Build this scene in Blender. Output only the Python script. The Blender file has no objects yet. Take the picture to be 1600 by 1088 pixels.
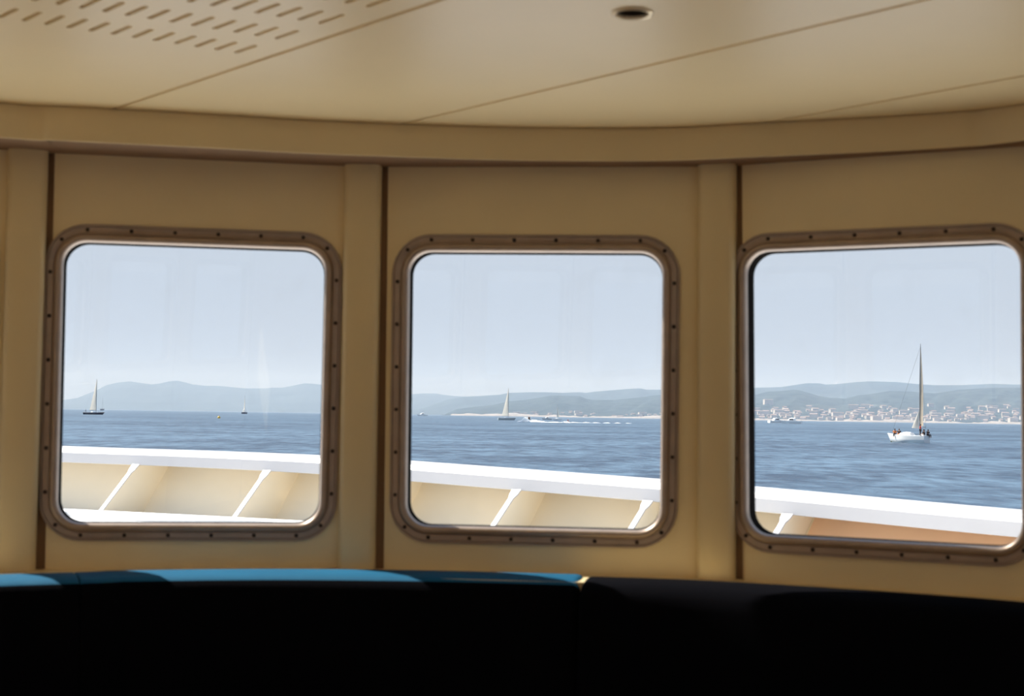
import bpy, bmesh, math, random
import numpy as np
from mathutils import Vector, Matrix

random.seed(7)
scene = bpy.context.scene
COL = scene.collection
R = math.radians

# ------------------------------------------------------------------ camera
EZ = 1.40                      # eye height above the lounge floor
SEA = EZ - 3.1                 # level of the sea
PITCH, ROLL, FPX = R(2.72), R(0.9), 1600 * 50 / 36
cp, sp, cr, sr = math.cos(PITCH), math.sin(PITCH), math.cos(ROLL), math.sin(ROLL)
FW = Vector((0, cp, sp)); UP0 = Vector((0, -sp, cp)); RT0 = Vector((1, 0, 0))
RT = RT0 * cr + UP0 * sr; UP = UP0 * cr - RT0 * sr
EYE = Vector((0, 0, EZ))
cam_data = bpy.data.cameras.new('camera'); cam = bpy.data.objects.new('camera', cam_data); COL.objects.link(cam)
cam.matrix_world = Matrix(((RT.x, UP.x, -FW.x, 0), (RT.y, UP.y, -FW.y, 0), (RT.z, UP.z, -FW.z, EZ), (0, 0, 0, 1)))
cam_data.sensor_width = 36; cam_data.lens = 50; cam_data.clip_start = 0.05; cam_data.clip_end = 60000
cam_data.dof.use_dof = True; cam_data.dof.focus_distance = 120; cam_data.dof.aperture_fstop = 7.0
scene.camera = cam
def ray(x, y):
    return FW + RT * ((x - 800) / FPX) + UP * ((544 - y) / FPX)
def at_y(x, y, Y):
    d = ray(x, y); return EYE + d * (Y / d.y)
def at_z(x, y, z):
    d = ray(x, y); return EYE + d * ((z - EZ) / d.z)

# ------------------------------------------------------------------ sky, sun, exposure
scene.view_settings.view_transform = 'Standard'; scene.view_settings.look = 'None'
scene.view_settings.exposure = 0.26; scene.view_settings.gamma = 1.0; scene.view_settings.use_curve_mapping = False
SKY_STRENGTH, SUN_STRENGTH = 0.91, 9.3
SUN_AZ, SUN_EL = -59, 49       # heading from +Y (negative = to the left), elevation
world = bpy.data.worlds.new('sky'); scene.world = world; world.use_nodes = True
nt = world.node_tree; nt.nodes.clear()
w_out = nt.nodes.new('ShaderNodeOutputWorld'); w_bg = nt.nodes.new('ShaderNodeBackground')
w_tc = nt.nodes.new('ShaderNodeTexCoord'); w_sep = nt.nodes.new('ShaderNodeSeparateXYZ'); w_cr = nt.nodes.new('ShaderNodeValToRGB')
nt.links.new(w_tc.outputs['Generated'], w_sep.inputs[0]); nt.links.new(w_sep.outputs['Z'], w_cr.inputs[0])
els = w_cr.color_ramp.elements
els[0].position = 0.0; els[0].color = (0.43, 0.47, 0.54, 1)
els[1].position = 1.0; els[1].color = (0.22, 0.36, 0.66, 1)
for pos, c in ((0.06, (0.49, 0.54, 0.63, 1)), (0.16, (0.55, 0.625, 0.735, 1)), (0.45, (0.42, 0.54, 0.75, 1))):
    e = els.new(pos); e.color = c
nt.links.new(w_cr.outputs[0], w_bg.inputs[0]); w_bg.inputs[1].default_value = SKY_STRENGTH
nt.links.new(w_bg.outputs[0], w_out.inputs[0])
sun_data = bpy.data.lights.new('sun', 'SUN'); sun = bpy.data.objects.new('sun', sun_data); COL.objects.link(sun)
sun_data.energy = SUN_STRENGTH; sun_data.angle = R(0.6); sun_data.color = (1.0, 0.95, 0.86)
sdir = Vector((math.sin(R(SUN_AZ)) * math.cos(R(SUN_EL)), math.cos(R(SUN_AZ)) * math.cos(R(SUN_EL)), math.sin(R(SUN_EL))))
sun.rotation_euler = sdir.to_track_quat('Z', 'Y').to_euler(); sun.location = (-6, 3, 12)
try:
    scene.cycles.max_bounces = 14; scene.cycles.diffuse_bounces = 8; scene.cycles.glossy_bounces = 4
    scene.cycles.transparent_max_bounces = 16; scene.cycles.volume_bounces = 0
    scene.cycles.sample_clamp_indirect = 6.0; scene.cycles.caustics_reflective = False; scene.cycles.caustics_refractive = False
except Exception:
    pass

# ------------------------------------------------------------------ materials
def mat(name, color, rough=0.5, metal=0.0, spec=0.5, noise=0.0, nscale=8.0, bump=0.0, bscale=200.0, color2=None, stretch=None):
    m = bpy.data.materials.new(name); m.use_nodes = True
    n = m.node_tree.nodes; l = m.node_tree.links; p = n['Principled BSDF']
    p.inputs['Roughness'].default_value = rough; p.inputs['Metallic'].default_value = metal
    p.inputs['Specular IOR Level'].default_value = spec
    c = tuple(color) + (1,)
    tc = n.new('ShaderNodeTexCoord'); src = tc.outputs['Object']
    if stretch:
        mp = n.new('ShaderNodeMapping'); mp.inputs['Scale'].default_value = stretch
        l.new(src, mp.inputs[0]); src = mp.outputs[0]
    if noise or color2:
        nz = n.new('ShaderNodeTexNoise'); nz.inputs['Scale'].default_value = nscale; nz.inputs['Detail'].default_value = 5
        l.new(src, nz.inputs['Vector'])
        rp = n.new('ShaderNodeValToRGB'); l.new(nz.outputs['Fac'], rp.inputs[0])
        rp.color_ramp.elements[0].position = 0.3; rp.color_ramp.elements[1].position = 0.7
        if color2:
            rp.color_ramp.elements[0].color = c; rp.color_ramp.elements[1].color = tuple(color2) + (1,)
        else:
            rp.color_ramp.elements[0].color = tuple(v * (1 - noise) for v in color) + (1,)
            rp.color_ramp.elements[1].color = tuple(min(1, v * (1 + noise)) for v in color) + (1,)
        l.new(rp.outputs[0], p.inputs['Base Color'])
    else:
        p.inputs['Base Color'].default_value = c
    if bump:
        b = n.new('ShaderNodeBump'); b.inputs['Strength'].default_value = bump; b.inputs['Distance'].default_value = 0.002
        nb = n.new('ShaderNodeTexNoise'); nb.inputs['Scale'].default_value = bscale; l.new(src, nb.inputs['Vector'])
        l.new(nb.outputs['Fac'], b.inputs['Height']); l.new(b.outputs[0], p.inputs['Normal'])
    return m

CREAM = (0.81, 0.67, 0.42)
M_WALL = mat('cream wall paint', CREAM, 0.5, noise=0.04, nscale=3, bump=0.25, bscale=260)
M_TRIM = mat('cream trim paint', (0.74, 0.60, 0.355), 0.38, noise=0.03, nscale=4, bump=0.1, bscale=200)
M_CEIL = mat('ceiling panel enamel', (0.94, 0.77, 0.46), 0.40, noise=0.02, nscale=3)
M_DARKGAP = mat('dark plenum', (0.06, 0.035, 0.015), 0.8)
M_OUTER = mat('white ship paint', (0.80, 0.80, 0.78), 0.45, noise=0.03, nscale=2)
M_FRAME = mat('bronze anodised frame', (0.42, 0.33, 0.27), 0.42, metal=0.55, noise=0.08, nscale=20)
M_SCREW = mat('dark screw', (0.05, 0.03, 0.02), 0.5, metal=0.6)
M_RUBBER = mat('black window rubber', (0.010, 0.008, 0.007), 0.95, spec=0.02)
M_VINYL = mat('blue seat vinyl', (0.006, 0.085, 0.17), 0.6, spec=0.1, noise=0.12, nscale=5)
M_FABRIC_SHADE = mat('seat fabric blackened for shade', (0.003, 0.003, 0.0045), 0.95, spec=0.02)  # near-black puts the shade of the bench faces into the colour
M_SEALANT_SHADE = mat('brown joint sealant and painted shade', (0.28, 0.17, 0.10), 0.8)
M_BASE = mat('dark bench plinth', (0.02, 0.02, 0.025), 0.6)
M_FLOOR = mat('honey coloured lounge floor', (0.56, 0.40, 0.23), 0.6, noise=0.15, nscale=30)
M_BUFF = mat('buff bulwark paint', (0.90, 0.79, 0.60), 0.5, noise=0.04, nscale=0.8)
M_RUSTBUFF = mat('orange primer paint', (0.93, 0.62, 0.38), 0.5, noise=0.05, nscale=1.5)
M_RAIL = mat('white rail paint', (0.57, 0.56, 0.57), 0.4, noise=0.02, nscale=1)
M_DECK = mat('white deck paint', (0.78, 0.78, 0.78), 0.6, noise=0.03, nscale=2)
M_CHROME = mat('pale brass lamp ring', (0.80, 0.66, 0.44), 0.35, metal=0.5)
M_CAN = mat('dark lamp can', (0.03, 0.02, 0.015), 0.5)
M_BULB = mat('unlit lamp glass', (0.35, 0.28, 0.2), 0.15)
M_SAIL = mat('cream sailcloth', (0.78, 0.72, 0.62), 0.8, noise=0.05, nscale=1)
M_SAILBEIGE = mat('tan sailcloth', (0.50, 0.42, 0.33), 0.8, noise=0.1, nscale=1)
def translucent(m, f):
    n = m.node_tree.nodes; l = m.node_tree.links; p = n['Principled BSDF']; o = n['Material Output']
    t = n.new('ShaderNodeBsdfTranslucent'); mx = n.new('ShaderNodeMixShader'); mx.inputs[0].default_value = f
    t.inputs[0].default_value = p.inputs['Base Color'].default_value
    if p.inputs['Base Color'].is_linked: l.new(p.inputs['Base Color'].links[0].from_socket, t.inputs[0])
    l.new(p.outputs[0], mx.inputs[1]); l.new(t.outputs[0], mx.inputs[2]); l.new(mx.outputs[0], o.inputs[0])
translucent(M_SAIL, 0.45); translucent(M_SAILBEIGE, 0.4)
M_WHITE = mat('white gelcoat', (0.82, 0.82, 0.80), 0.3)
M_NAVY = mat('dark navy hull', (0.02, 0.02, 0.035), 0.35)
M_BOOT = mat('olive antifouling paint', (0.10, 0.11, 0.06), 0.6)
M_GREY = mat('grey hull', (0.36, 0.41, 0.42), 0.4)
M_ALU = mat('alloy mast', (0.30, 0.30, 0.30), 0.4, metal=0.7)
M_WINDOWDARK = mat('dark boat window', (0.05, 0.03, 0.02), 0.2)
M_BROWN = mat('brown canvas', (0.14, 0.07, 0.03), 0.7)
M_YELLOW = mat('yellow buoy paint', (0.85, 0.50, 0.06), 0.5)
M_SKIN = mat('skin', (0.45, 0.25, 0.16), 0.6)
M_RED = mat('red cloth', (0.75, 0.05, 0.03), 0.8)
M_ORANGE = mat('orange cloth', (0.85, 0.25, 0.06), 0.8)
M_BLACKCLOTH = mat('black cloth', (0.02, 0.02, 0.03), 0.8)
M_WHITECLOTH = mat('white cloth', (0.75, 0.75, 0.75), 0.8)
M_HAIR = mat('dark hair', (0.03, 0.02, 0.015), 0.6)
M_FOAM = mat('white sea foam', (0.85, 0.88, 0.90), 0.9, noise=0.05, nscale=2)
M_HOUSE = mat('pale house wall', (0.55, 0.50, 0.46), 0.8, noise=0.12, nscale=0.05)
M_ROOF = mat('terracotta roof', (0.30, 0.22, 0.19), 0.8, noise=0.15, nscale=0.1)
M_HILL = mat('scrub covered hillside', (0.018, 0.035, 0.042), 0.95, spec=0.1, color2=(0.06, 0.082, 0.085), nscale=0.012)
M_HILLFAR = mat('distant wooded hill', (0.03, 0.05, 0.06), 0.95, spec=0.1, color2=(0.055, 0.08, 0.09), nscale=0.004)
M_BEACH = mat('pale shore rock', (0.27, 0.24, 0.22), 0.9, noise=0.2, nscale=0.02)

def glass_mat():
    m = bpy.data.materials.new('window glass'); m.use_nodes = True
    n = m.node_tree.nodes; l = m.node_tree.links; n.clear()
    o = n.new('ShaderNodeOutputMaterial'); mx = n.new('ShaderNodeMixShader'); tr = n.new('ShaderNodeBsdfTransparent')
    gl = n.new('ShaderNodeBsdfGlossy'); fr = n.new('ShaderNodeLayerWeight'); mul = n.new('ShaderNodeMath'); pw = n.new('ShaderNodeMath')
    tr.inputs[0].default_value = (0.97, 0.985, 0.98, 1); gl.inputs['Roughness'].default_value = 0.0
    fr.inputs['Blend'].default_value = 0.5; pw.operation = 'POWER'; pw.inputs[1].default_value = 5.0
    mul.operation = 'MULTIPLY_ADD'; mul.inputs[1].default_value = 0.85; mul.inputs[2].default_value = 0.055
    l.new(fr.outputs['Facing'], pw.inputs[0]); l.new(pw.outputs[0], mul.inputs[0]); l.new(mul.outputs[0], mx.inputs[0]); l.new(tr.outputs[0], mx.inputs[1])
    # thin salt film on the pane
    df = n.new('ShaderNodeBsdfDiffuse'); df.inputs[0].default_value = (0.8, 0.8, 0.8, 1)
    mx2 = n.new('ShaderNodeMixShader'); tc = n.new('ShaderNodeTexCoord'); nz = n.new('ShaderNodeTexNoise')
    nz.inputs['Scale'].default_value = 9; nz.inputs['Detail'].default_value = 3
    rp = n.new('ShaderNodeMapRange'); rp.inputs['From Min'].default_value = 0.55; rp.inputs['From Max'].default_value = 0.85
    rp.inputs['To Min'].default_value = 0.0; rp.inputs['To Max'].default_value = 0.05
    l.new(tc.outputs['Object'], nz.inputs['Vector']); l.new(nz.outputs['Fac'], rp.inputs['Value']); l.new(rp.outputs[0], mx2.inputs[0])
    l.new(gl.outputs[0], mx.inputs[2]); l.new(mx.outputs[0], mx2.inputs[1]); l.new(df.outputs[0], mx2.inputs[2])
    l.new(mx2.outputs[0], o.inputs[0])
    return m
M_GLASS = glass_mat()

def sea_mat():
    m = bpy.data.materials.new('rippled blue sea'); m.use_nodes = True
    n = m.node_tree.nodes; l = m.node_tree.links; p = n['Principled BSDF']
    tc = n.new('ShaderNodeTexCoord')
    def nz(scale, detail, sx=1, sy=1, rough=0.55):
        mp = n.new('ShaderNodeMapping'); mp.inputs['Scale'].default_value = (sx, sy, 1); mp.inputs['Rotation'].default_value = (0, 0, R(12))
        t = n.new('ShaderNodeTexNoise'); t.inputs['Scale'].default_value = scale; t.inputs['Detail'].default_value = detail
        t.inputs['Roughness'].default_value = rough
        l.new(tc.outputs['Object'], mp.inputs[0]); l.new(mp.outputs[0], t.inputs['Vector']); return t
    a = nz(0.55, 7, 1.0, 0.42, 0.62); b = nz(0.016, 3, 0.5, 1.0); c = nz(0.10, 4, 0.8, 0.7)
    add = n.new('ShaderNodeMath'); add.operation = 'MULTIPLY_ADD'; add.inputs[1].default_value = 0.55
    l.new(b.outputs['Fac'], add.inputs[0]); l.new(a.outputs['Fac'], add.inputs[2])
    add2 = n.new('ShaderNodeMath'); add2.operation = 'MULTIPLY_ADD'; add2.inputs[1].default_value = 0.6
    l.new(c.outputs['Fac'], add2.inputs[0]); l.new(add.outputs[0], add2.inputs[2])
    rp = n.new('ShaderNodeValToRGB'); l.new(add2.outputs[0], rp.inputs[0])
    sc = n.new('ShaderNodeMath'); sc.operation = 'MULTIPLY'; sc.inputs[1].default_value = 1 / 2.15
    l.new(add2.outputs[0], sc.inputs[0]); l.new(sc.outputs[0], rp.inputs[0])
    e = rp.color_ramp.elements; e[0].position = 0.43; e[0].color = (0.006, 0.028, 0.062, 1); e[1].position = 0.585; e[1].color = (0.092, 0.160, 0.232, 1)
    l.new(rp.outputs[0], p.inputs['Base Color'])
    p.inputs['Roughness'].default_value = 0.35; p.inputs['Specular IOR Level'].default_value = 0.28
    bp = n.new('ShaderNodeBump'); bp.inputs['Strength'].default_value = 0.9; bp.inputs['Distance'].default_value = 0.5
    l.new(a.outputs['Fac'], bp.inputs['Height']); l.new(bp.outputs[0], p.inputs['Normal'])
    return m
M_SEA = sea_mat()

def haze_mat():
    m = bpy.data.materials.new('sea haze'); m.use_nodes = True
    n = m.node_tree.nodes; l = m.node_tree.links; n.clear()
    o = n.new('ShaderNodeOutputMaterial'); v = n.new('ShaderNodeVolumeScatter')
    v.inputs['Color'].default_value = (0.235, 0.303, 0.425, 1); v.inputs['Density'].default_value = 2.0e-4; v.inputs['Anisotropy'].default_value = 0.0
    l.new(v.outputs[0], o.inputs['Volume'])
    return m
M_HAZE = haze_mat()

# ------------------------------------------------------------------ helpers
class MB:
    """collects shapes for ONE mesh object"""
    def __init__(s): s.v = []; s.f = []; s.mi = []
    def add(s, verts, faces, mi=0):
        o = len(s.v); s.v += [Vector(p) for p in verts]; s.f += [[i + o for i in f] for f in faces]; s.mi += [mi] * len(faces)
    def grid(s, rows, close_u=False, close_v=False, mi=0):
        nr, nc = len(rows), len(rows[0]); vs = [p for r in rows for p in r]; fs = []
        for i in range(nr if close_v else nr - 1):
            for j in range(nc if close_u else nc - 1):
                a, b = i * nc + j, i * nc + (j + 1) % nc; i2 = (i + 1) % nr
                fs.append([a, b, i2 * nc + (j + 1) % nc, i2 * nc + j])
        s.add(vs, fs, mi)
    def box(s, lo, hi, mi=0, M=None):
        x0, y0, z0 = lo; x1, y1, z1 = hi
        v = [(x0, y0, z0), (x1, y0, z0), (x1, y1, z0), (x0, y1, z0), (x0, y0, z1), (x1, y0, z1), (x1, y1, z1), (x0, y1, z1)]
        if M is not None: v = [M @ Vector(p) for p in v]
        s.add(v, [[0, 3, 2, 1], [4, 5, 6, 7], [0, 1, 5, 4], [1, 2, 6, 5], [2, 3, 7, 6], [3, 0, 4, 7]], mi)
    def tube(s, pts, r, n=8, mi=0, caps=True):
        pts = [Vector(p) for p in pts]; rr = r if isinstance(r, (list, tuple)) else [r] * len(pts); rows = []
        for i, p in enumerate(pts):
            d = (pts[min(i + 1, len(pts) - 1)] - pts[max(i - 1, 0)]).normalized()
            a = d.orthogonal().normalized() if abs(d.z) < 0.9 else Vector((1, 0, 0)); a = (a - d * a.dot(d)).normalized(); b = d.cross(a)
            rows.append([p + (a * math.cos(2 * math.pi * k / n) + b * math.sin(2 * math.pi * k / n)) * rr[i] for k in range(n)])
        s.grid(rows, close_u=True, mi=mi)
        if caps:
            s.add(rows[0], [list(range(n))[::-1]], mi); s.add(rows[-1], [list(range(n))], mi)
    def lathe(s, prof, n=24, c=(0, 0, 0), mi=0):
        c = Vector(c)
        s.grid([[c + Vector((r * math.cos(2 * math.pi * k / n), r * math.sin(2 * math.pi * k / n), z)) for k in range(n)] for r, z in prof], close_u=True, mi=mi)
    def prism(s, poly, off, mi=0):
        """flat polygon extruded by vector off"""
        a = [Vector(p) for p in poly]; b = [p + Vector(off) for p in a]; n = len(a)
        s.add(a + b, [list(range(n))[::-1], list(range(n, 2 * n))] + [[i, (i + 1) % n, n + (i + 1) % n, n + i] for i in range(n)], mi)
    def build(s, name, mats, parent=None, smooth=True, angle=35, recalc=True, origin=None):
        me = bpy.data.meshes.new(name)
        o0 = Vector(origin) if origin is not None else Vector((0, 0, 0))
        me.from_pydata([tuple(p - o0) for p in s.v], [], s.f)
        mats = mats if isinstance(mats, (list, tuple)) else [mats]
        for m in mats: me.materials.append(m)
        for p, i in zip(me.polygons, s.mi): p.material_index = i
        if recalc:
            bm = bmesh.new(); bm.from_mesh(me); bmesh.ops.remove_doubles(bm, verts=bm.verts, dist=1e-5)
            bmesh.ops.recalc_face_normals(bm, faces=bm.faces); bm.to_mesh(me); bm.free()
        if smooth:
            for p in me.polygons: p.use_smooth = True
            me.set_sharp_from_angle(angle=R(angle))
        o = bpy.data.objects.new(name, me); COL.objects.link(o)
        if origin is not None: o.location = o0
        if parent is not None: o.parent = parent
        return o
def empty(name, loc=(0, 0, 0), rz=0.0):
    o = bpy.data.objects.new(name, None); COL.objects.link(o); o.empty_display_size = 0.1
    o.location = loc; o.rotation_euler = (0, 0, rz); return o
def tag(o, label, cat, group=None, kind=None):
    o['label'] = label; o['category'] = cat
    if group: o['group'] = group
    if kind: o['kind'] = kind
    return o
def struct(o, label, cat):
    return tag(o, label, cat, kind='structure')
def copy_tree(o, parent=None):
    c = o.copy(); COL.objects.link(c)
    if parent is not None: c.parent = parent
    for ch in list(o.children): copy_tree(ch, c)
    return c
def catmull(pts, n=8):
    P = [Vector(p) for p in pts]; P = [P[0] * 2 - P[1]] + P + [P[-1] * 2 - P[-2]]; out = []
    for i in range(1, len(P) - 2):
        for k in range(n):
            t = k / n; a, b, c, d = P[i - 1], P[i], P[i + 1], P[i + 2]
            out.append(0.5 * ((2 * b) + (c - a) * t + (2 * a - 5 * b + 4 * c - d) * t * t + (3 * b - a - 3 * c + d) * t ** 3))
    out.append(P[-2]); return out
def normals2d(pts):
    """unit normals (to the right of travel, in plan) along a polyline"""
    out = []
    for i in range(len(pts)):
        d = pts[min(i + 1, len(pts) - 1)] - pts[max(i - 1, 0)]
        out.append(Vector((d.y, -d.x, 0)).normalized())
    return out

# ------------------------------------------------------------------ plan of the lounge
def V2(x, y): return Vector((x, y, 0))
C = {1: V2(-1.22, 3.547), 2: V2(-0.39, 3.686), 3: V2(0.524, 3.597), 4: V2(1.275, 3.220)}
S = 1 / math.sqrt(2)
AX = V2(-S, S); AN = V2(S, S)                     # fore-and-aft axis (towards the bow) and starboard
for i in range(5, 10): C[i] = C[4] - AX * (0.9 * (i - 4))
C[0] = C[1] - V2(math.cos(R(27)), math.sin(R(27))) * 0.87
C[-1] = C[0] - V2(S, S) * 0.87
MID = (C[0] + C[-1]) / 2
for i in range(1, 10):
    q = C[i] - MID; C[-1 - i] = C[i] - AN * (2 * q.dot(AN))
RAKE = R(2.7); CEIL = EZ + 0.719; CORN = EZ + 0.636
FACETS = list(range(-10, 9))                       # facet i runs from C[i] to C[i+1]
def facet(i):
    a, b = C[i], C[i + 1]; t = (b - a).normalized(); n = Vector((t.y, -t.x, 0))     # n points inboard
    u = (Vector((0, 0, 1)) * math.cos(RAKE) + n * math.sin(RAKE))
    return a, b, t, n, u
WIN_W, WIN_H, WIN_R, WIN_B = 0.650, 0.706, 0.058, 0.066
WIN_A = {1: -0.8045, 2: 0.0612, 3: 0.886}           # plan x of the measured window centres
def frame_of(i):
    a, b, t, n, u = facet(i)
    o = (a + b) / 2
    if i in WIN_A: o = a + t * ((WIN_A[i] - a.x) / t.x - 0.004)
    o = o + Vector((0, 0, EZ))
    return lambda x, y, z: o + t * x + u * y + n * z, (a - o).dot(t), (b - o).dot(t)
def rrect(w, h, r, off, k=8, nst=4):
    """rounded rectangle, ccw, with straight runs subdivided"""
    cx, cy = w / 2 - r, h / 2 - r; rr = r + off; pts = []
    for sx, sy, a0 in ((1, 1, 0), (-1, 1, 90), (-1, -1, 180), (1, -1, 270)):
        for j in range(k + 1):
            a = R(a0 + 90 * j / k); pts.append((sx * cx + rr * math.cos(a), sy * cy + rr * math.sin(a)))
    return pts
def panel_with_hole(mb, F, x0, x1, y0, y1, off, c, back=None):
    hole = [(x, y + WIN_B) for x, y in rrect(WIN_W, WIN_H, WIN_R, off)]
    k = 9; outer = []
    for i, (x, y) in enumerate(hole):
        if i % k == 4:
            q = i // k; outer.append(((x1, x0, x0, x1)[q], (y1, y1, y0, y0)[q])); continue
        q, j = divmod(i, k)
        if q == 0: p = (x1, y) if j < 4 else (x, y1)
        elif q == 1: p = (x, y1) if j < 4 else (x0, y)
        elif q == 2: p = (x0, y) if j < 4 else (x, y0)
        else: p = (x, y0) if j < 4 else (x1, y)
        outer.append(p)
    rows = [[F(x, y, c) for x, y in outer], [F(x, y, c) for x, y in hole]]
    if back is not None: rows.insert(0, [F(x, y, c - back) for x, y in outer])
    mb.grid(rows, close_u=True)

# walls: one object per side of the room
def build_wall(name, ids, label):
    mb = MB()
    for i in ids:
        F, xa, xb = frame_of(i)
        panel_with_hole(mb, F, xa + 0.066, xb - 0.046, -EZ, 0.70, 0.030, 0.0, back=0.03)          # inner lining
        panel_with_hole(mb, F, xa - 0.02, xb + 0.02, -EZ - 1.2, 0.85, 0.0, -0.062)                   # outer plating
        hole = [(x, y + WIN_B) for x, y in rrect(WIN_W, WIN_H, WIN_R, 0.0)]
        mb.grid([[F(x, y, -0.062) for x, y in hole], [F(x, y, -0.046) for x, y in hole]], close_u=True, mi=1)
        for q0, q1 in ((xa + 0.040, xa + 0.074), (xb - 0.056, xb - 0.040)):
            mb.add([F(q0, -EZ, -0.012), F(q1, -EZ, -0.012), F(q1, 0.7, -0.012), F(q0, 0.7, -0.012)], [[0, 1, 2, 3]], 2)  # brown groove strips: joint sealant and groove shade in one colour
        hole2 = [(x, y + WIN_B) for x, y in rrect(WIN_W, WIN_H, WIN_R, 0.03)]
        mb.grid([[F(x, y, -0.062) for x, y in hole2], [F(x, y, 0.0) for x, y in hole2]], close_u=True)
    o = mb.build(name, [M_WALL, M_RUBBER, M_SEALANT_SHADE], recalc=False, smooth=False)
    return struct(o, label, 'wall')
build_wall('wall_front', range(-5, 4), 'cream faceted front wall of the lounge with the row of windows')
build_wall('wall_right', range(4, 9), 'cream starboard side wall of the lounge')
build_wall('wall_left', range(-10, -5), 'cream port side wall of the lounge')

# windows
WLAB = {1: 'leftmost of the three windows, brown metal frame, two dark and pale sailboats outside',
        2: 'middle window between two cream posts, bronze frame with dark screws',
        3: 'right-hand window showing the white sailboat and hillside town'}
for wn, i in enumerate(FACETS):
    F, xa, xb = frame_of(i); seen = i in WIN_A
    w = empty('window_%d' % (wn + 1), F(0, WIN_B, 0))
    inv = Matrix.Translation(-Vector(F(0, WIN_B, 0)))
    struct(w, WLAB.get(i, 'rounded lounge window number %d along the wall outside the view' % (wn + 1)), 'window')
    L = lambda x, y, z: inv @ F(x, y + WIN_B, z)
    prof = [(0.000, -0.012), (0.000, 0.004), (0.002, 0.010), (0.006, 0.0145), (0.011, 0.016), (0.016, 0.0140), (0.0195, 0.009), (0.021, 0.0055),
            (0.0225, 0.0050), (0.0235, 0.0062), (0.036, 0.0062), (0.037, 0.0035), (0.0385, 0.0035), (0.0395, 0.0070), (0.043, 0.0070), (0.0445, 0.0045), (0.0445, -0.001)]
    mb = MB(); mb.grid([[L(x, y, c) for x, y in rrect(WIN_W, WIN_H, WIN_R, o)] for o, c in prof], close_u=True)
    fr = mb.build('frame', M_FRAME, w, angle=50)
    mb = MB(); mb.grid([[L(x, y, c) for x, y in rrect(WIN_W, WIN_H, WIN_R, o)] for o, c in ((0.004, -0.010), (0.0, -0.010), (0.0, -0.048), (0.004, -0.048))], close_u=True)
    mb.build('rubber_seal', M_RUBBER, w)
    mb = MB(); ring = rrect(WIN_W, WIN_H, WIN_R, 0.006)
    n = len(ring); mb.add([L(x, y, -0.040) for x, y in ring], [list(range(n))])
    mb.build('pane', M_GLASS, w, smooth=False)
    if seen:
        loc = []
        hw, hh = WIN_W / 2 + 0.0297, WIN_H / 2 + 0.0297
        for k in range(6):
            s_ = (k - 2.5) * 0.107; loc += [(s_, hh), (s_, -hh)]
            s_ = (k - 2.5) * 0.110; loc += [(hw, s_), (-hw, s_)]
        q = (WIN_R + 0.0297) * math.cos(R(45))
        for sx in (1, -1):
            for sy in (1, -1): loc.append((sx * (WIN_W / 2 - WIN_R + q), sy * (WIN_H / 2 - WIN_R + q)))
        for x, y in loc:
            mb = MB(); rings = []
            for r_, c_ in ((0.0052, 0.0062), (0.0050, 0.0078), (0.0036, 0.0088), (0.0016, 0.0088), (0.0012, 0.0076)):
                rings.append([L(x + r_ * math.cos(2 * math.pi * j / 10), y + r_ * math.sin(2 * math.pi * j / 10), c_) for j in range(10)])
            mb.grid(rings, close_u=True); mb.add(rings[-1], [list(range(10))])
            mb.build('screw', M_SCREW, fr)

# posts over the corners of the facets
tn = 0
for i in range(-9, 9):
    _, _, t0, n0, u0 = facet(i - 1); _, _, t1, n1, u1 = facet(i)
    t = (t0 + t1).normalized(); nn = (n0 + n1).normalized(); u = Vector((0, 0, 1)) * math.cos(RAKE) + nn * math.sin(RAKE)
    prof = [(-0.050, -0.01), (-0.050, 0.020), (-0.048, 0.032), (-0.042, 0.040), (-0.034, 0.044), (0.0, 0.046), (0.030, 0.044), (0.040, 0.040), (0.045, 0.032), (0.046, 0.020), (0.046, -0.06)]
    o = C[i] + Vector((0, 0, EZ)); mb = MB()
    mb.grid([[o + t * a + u * b + nn * c for a, c in prof] for b in (-EZ, -0.4, 0.2, 0.66)])
    tn += 1
    ob = mb.build('trim_%d' % tn, M_TRIM, angle=60, recalc=False)
    struct(ob, {1: 'cream wall post at the left edge of the picture', 2: 'cream wall post between left and middle windows', 3: 'cream wall post between middle and right windows'}.get(i, 'cream wall post number %d along the lounge wall' % tn), 'post')

# curved cornice under the ceiling (face follows its own smooth curve)
cornice_seen = [(-1.211, 3.325), (-1.077, 3.352), (-0.752, 3.415), (-0.514, 3.468), (-0.325, 3.492), (-0.168, 3.508), (-0.009, 3.518), (0.246, 3.508), (0.433, 3.475), (0.609, 3.412), (0.728, 3.375), (0.897, 3.315), (1.027, 3.255), (1.143, 3.170)]
def inset(i, d):
    _, _, t0, n0, _ = facet(i - 1); _, _, t1, n1, _ = facet(i); return C[i] + (n0 + n1).normalized() * d
path = [inset(i, 0.13) for i in range(-9, 0)] + [inset(0, 0.17)] + [V2(*p) for p in cornice_seen] + [inset(5, 0.13) + AX * 0.2] + [inset(i, 0.13) for i in range(6, 9)]
path = catmull(path, 5)
nn = normals2d(path)
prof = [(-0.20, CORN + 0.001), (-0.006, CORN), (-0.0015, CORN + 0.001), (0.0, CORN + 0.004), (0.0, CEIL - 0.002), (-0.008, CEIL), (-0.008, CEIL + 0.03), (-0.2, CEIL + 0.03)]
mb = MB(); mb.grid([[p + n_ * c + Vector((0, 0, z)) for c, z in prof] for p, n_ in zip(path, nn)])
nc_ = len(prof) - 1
mb.mi = [1 if k % nc_ == 0 else 0 for k in range(len(mb.f))]  # cornice underside coloured brown: its shade is painted in, no sealant there
struct(mb.build('trim_%d' % (tn + 1), [M_TRIM, M_SEALANT_SHADE], angle=40, recalc=False), 'curved cream cornice band between wall and ceiling', 'cornice')

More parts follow.
